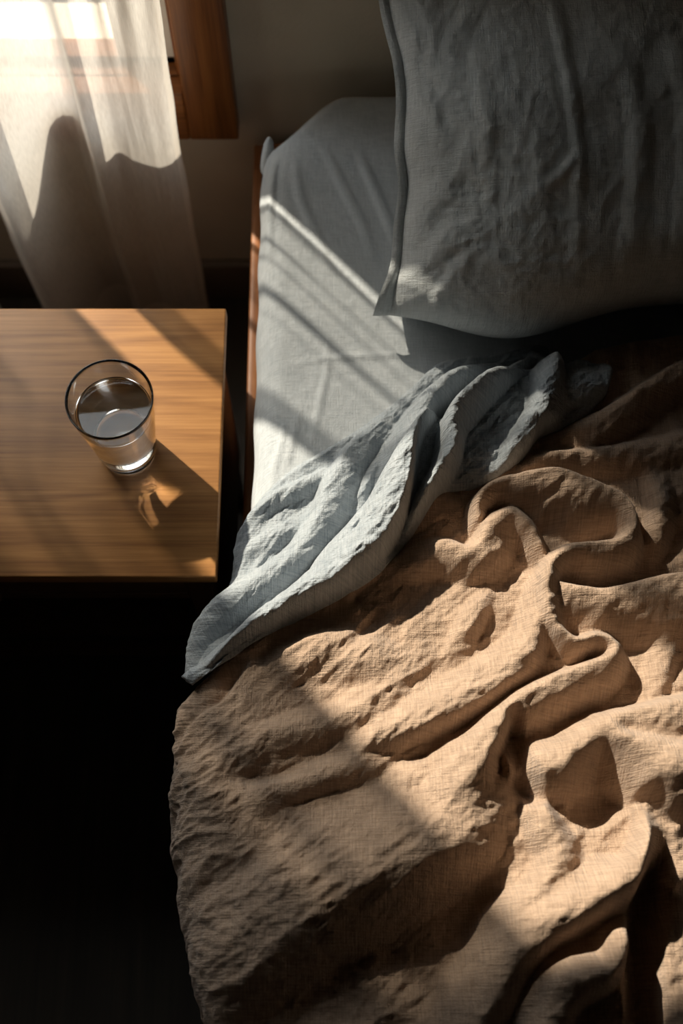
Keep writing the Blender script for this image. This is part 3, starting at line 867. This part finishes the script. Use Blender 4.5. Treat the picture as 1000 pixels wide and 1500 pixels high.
tag(so, 'crumpled slate-blue linen top sheet folded back over the tan duvet', 'sheet')

# ------------------------------------------------------------------ pillow leaning on the wall
PW, PH, PT = 0.72, 0.375, 0.125
plo = empty('pillow', (0.0, 0.0, 0.0))
BL = Vector((0.050, 0.764, 0.590))            # lower corner nearest the window
TL = Vector((0.040, 1.065, 0.775))
up_v = (TL - BL).normalized()
rt_v = (Vector((1, 0, 0)) - up_v * up_v.x).normalized()
nm_v = rt_v.cross(up_v)                        # towards the room and up
if nm_v.z < 0: nm_v = -nm_v
PHm = PH
def pillow_pix(px, py, off=0.06):
    """pixel -> (a, b) on the pillow's middle plane lifted by off"""
    dx = (px - 500.0) / F_PX; dy = (750.0 - py) / F_PX
    d = Vector((dx, math.cos(PITCH) + dy * math.sin(PITCH), -math.sin(PITCH) + dy * math.cos(PITCH)))
    o_ = Vector((0, 0, CAM_Z)); p0 = BL + nm_v * off
    t = (p0 - o_).dot(nm_v) / d.dot(nm_v)
    q = o_ + d * t - BL
    return q.dot(rt_v), q.dot(up_v)
na, nb = 300, 220
A, B = np.meshgrid(np.linspace(0, 1, na), np.linspace(0, 1, nb), indexing='ij')
def pillow_side(sgn):
    a = A * 2 - 1; b = B * 2 - 1
    a_s = A ** 0.62 * 2 - 1                  # plumpest towards the window side
    puff = (np.clip(1 - np.abs(a_s) ** 2.0, 0, 1) ** 0.75) * (np.clip(1 - np.abs(b) ** np.where(b < 0, 4.5, 2.6), 0, 1) ** 0.55)
    # edges bow in between the corners
    xa = A * PW; xb = B * PH
    bow_a = (0.022 * (1 - b * b) + 0.006 * noise(b * 3.1, b * 0 + 0.5, 3) * (1 - b ** 4)) * a
    bow_b = np.where(b > 0, 0.016 * (1 - a * a) * b, -0.034 * b * np.exp(-((A - 0.20) / 0.13) ** 2))
    xa = xa - bow_a; xb = xb - bow_b
    sag = 1 + 0.5 * (0.5 - B)                # heavier at the bottom
    h = PT * puff * sag
    if sgn > 0:
        rows = [
            [(800, -60, .0, 7, 7), (812, 60, .0040, 9, 8), (822, 150, .0050, 9, 8), (829, 235, .0055, 9, 8), (827, 320, .0030, 9, 8), (826, 420, .0020, 9, 8), (824, 480, 0, 7, 7)],
            [(829, 235, .0050, 7, 7), (805, 262, .0040, 7, 6), (772, 296, 0, 6, 6)],
            [(690, 60, 0, 9, 9), (702, 160, .003, 12, 10), (706, 260, .002, 12, 10), (706, 340, 0, 9, 9)],
            [(690, 210, .0, 12, 12), (650, 270, .004, 18, 18), (610, 320, .005, 20, 18), (590, 350, .0, 12, 12)],
            [(700, 330, .0, 10, 10), (660, 350, .004, 14, 14), (620, 380, .005, 16, 14), (585, 420, .0, 10, 10)],
            [(690, 370, .0, 9, 9), (660, 400, .004, 12, 12), (640, 440, .004, 12, 10), (630, 470, .0, 9, 9)],
            [(890, 60, 0, 12, 12), (915, 200, .006, 18, 16), (905, 330, .004, 16, 14), (895, 430, 0, 12, 12)],
            [(960, 20, 0, 12, 12), (985, 160, .006, 18, 16), (980, 300, .005, 18, 16), (965, 420, 0, 12, 12)],
            [(600, 30, 0, 9, 9), (612, 120, .003, 12, 12), (640, 200, .003, 12, 12), (650, 260, 0, 9, 9)],
        ]
        R = []
        for r in rows:
            q = []
            for px, py, hh, wl, wr in r:
                aa, bb = pillow_pix(px, py); k = 1.45 / F_PX
                q.append((aa, bb, hh, wl * k, wr * k))
            R.append(q)
        fm = smooth01(puff * 2.2)
        h = h + fm * blend([ridge(xa, xb, r) for r in R], 0.002)
        h = h + fm * (0.010 * fbm(xa * 6, xb * 6, 3, 80) + 0.0040 * crumple(xa * 24, xb * 13, 83) + 0.0020 * crumple(xa * 60, xb * 45, 86))
        # crumples where the lower corner is squashed on the bed
        cr = np.exp(-((xa - 0.08) ** 2 + (xb - 0.06) ** 2) / (2 * 0.07 ** 2))
        h = h + fm * cr * 0.007 * crumple(xa * 24, xb * 30, 88)
    else:
        h = h * 1.3
    h = h * sgn
    Pp = (np.array(BL)[None, None] + xa[..., None] * np.array(rt_v) + xb[..., None] * np.array(up_v) + h[..., None] * np.array(nm_v))
    # the underside rests on the mattress
    Pp[..., 2] = np.maximum(Pp[..., 2], MT + 0.006 + 0.002 * np.abs(a))
    Pp[..., 1] = np.minimum(Pp[..., 1], WALL_Y - 0.006)
    return Pp, np.stack([xa, xb], -1)
Pf, UVf = pillow_side(1)
Pb, UVb = pillow_side(-1)
pf = link('pillowcase_front', grid_mesh('pillowcase_front', Pf, UVf), M['pillow'], plo)
pb = link('pillowcase_back', grid_mesh('pillowcase_back', Pb[::-1], UVb[::-1]), M['pillow'], plo)
# open hem of the pillowcase along its short side
nh = 9
hem = np.zeros((nh, nb, 3))
bb = np.linspace(0, 1, nb)
for k in range(nh):
    s = k / (nh - 1)
    wv = 0.004 * noise(bb * 9, bb * 0 + 2.2, 5) + 0.003 * np.sin(bb * 21)
    width = 0.011 + 0.008 * np.exp(-(bb / 0.10) ** 2) + 0.004 * np.exp(-((bb - 1) / 0.06) ** 2)
    base_p = Pf[2]
    hem[k] = base_p + (-np.array(rt_v))[None] * (s * width)[:, None] + np.array(nm_v)[None] * (wv * s + 0.003 * math.sin(s * math.pi))[:, None]
hem[..., 2] = np.maximum(hem[..., 2], MT + 0.007)
link('pillowcase_hem', grid_mesh('pillowcase_hem', hem[::-1], np.stack([np.repeat(np.linspace(0, .02, nh)[:, None], nb, 1), np.repeat(bb[None] * PH, nh, 0)], -1)), M['pillow'], plo)
tag(plo, 'slate-blue linen pillow leaning against the wall with a long crease', 'pillow')
plo.location = (0, 0, 0)

# light through the glass
for o_ in (go, wo):
    o_.cycles.is_caustics_caster = True
for o_ in bpy.data.objects:
    if o_.type == 'MESH' and o_.name.startswith('tabletop'): o_.cycles.is_caustics_receiver = True
sun_data.cycles.is_caustics_light = True
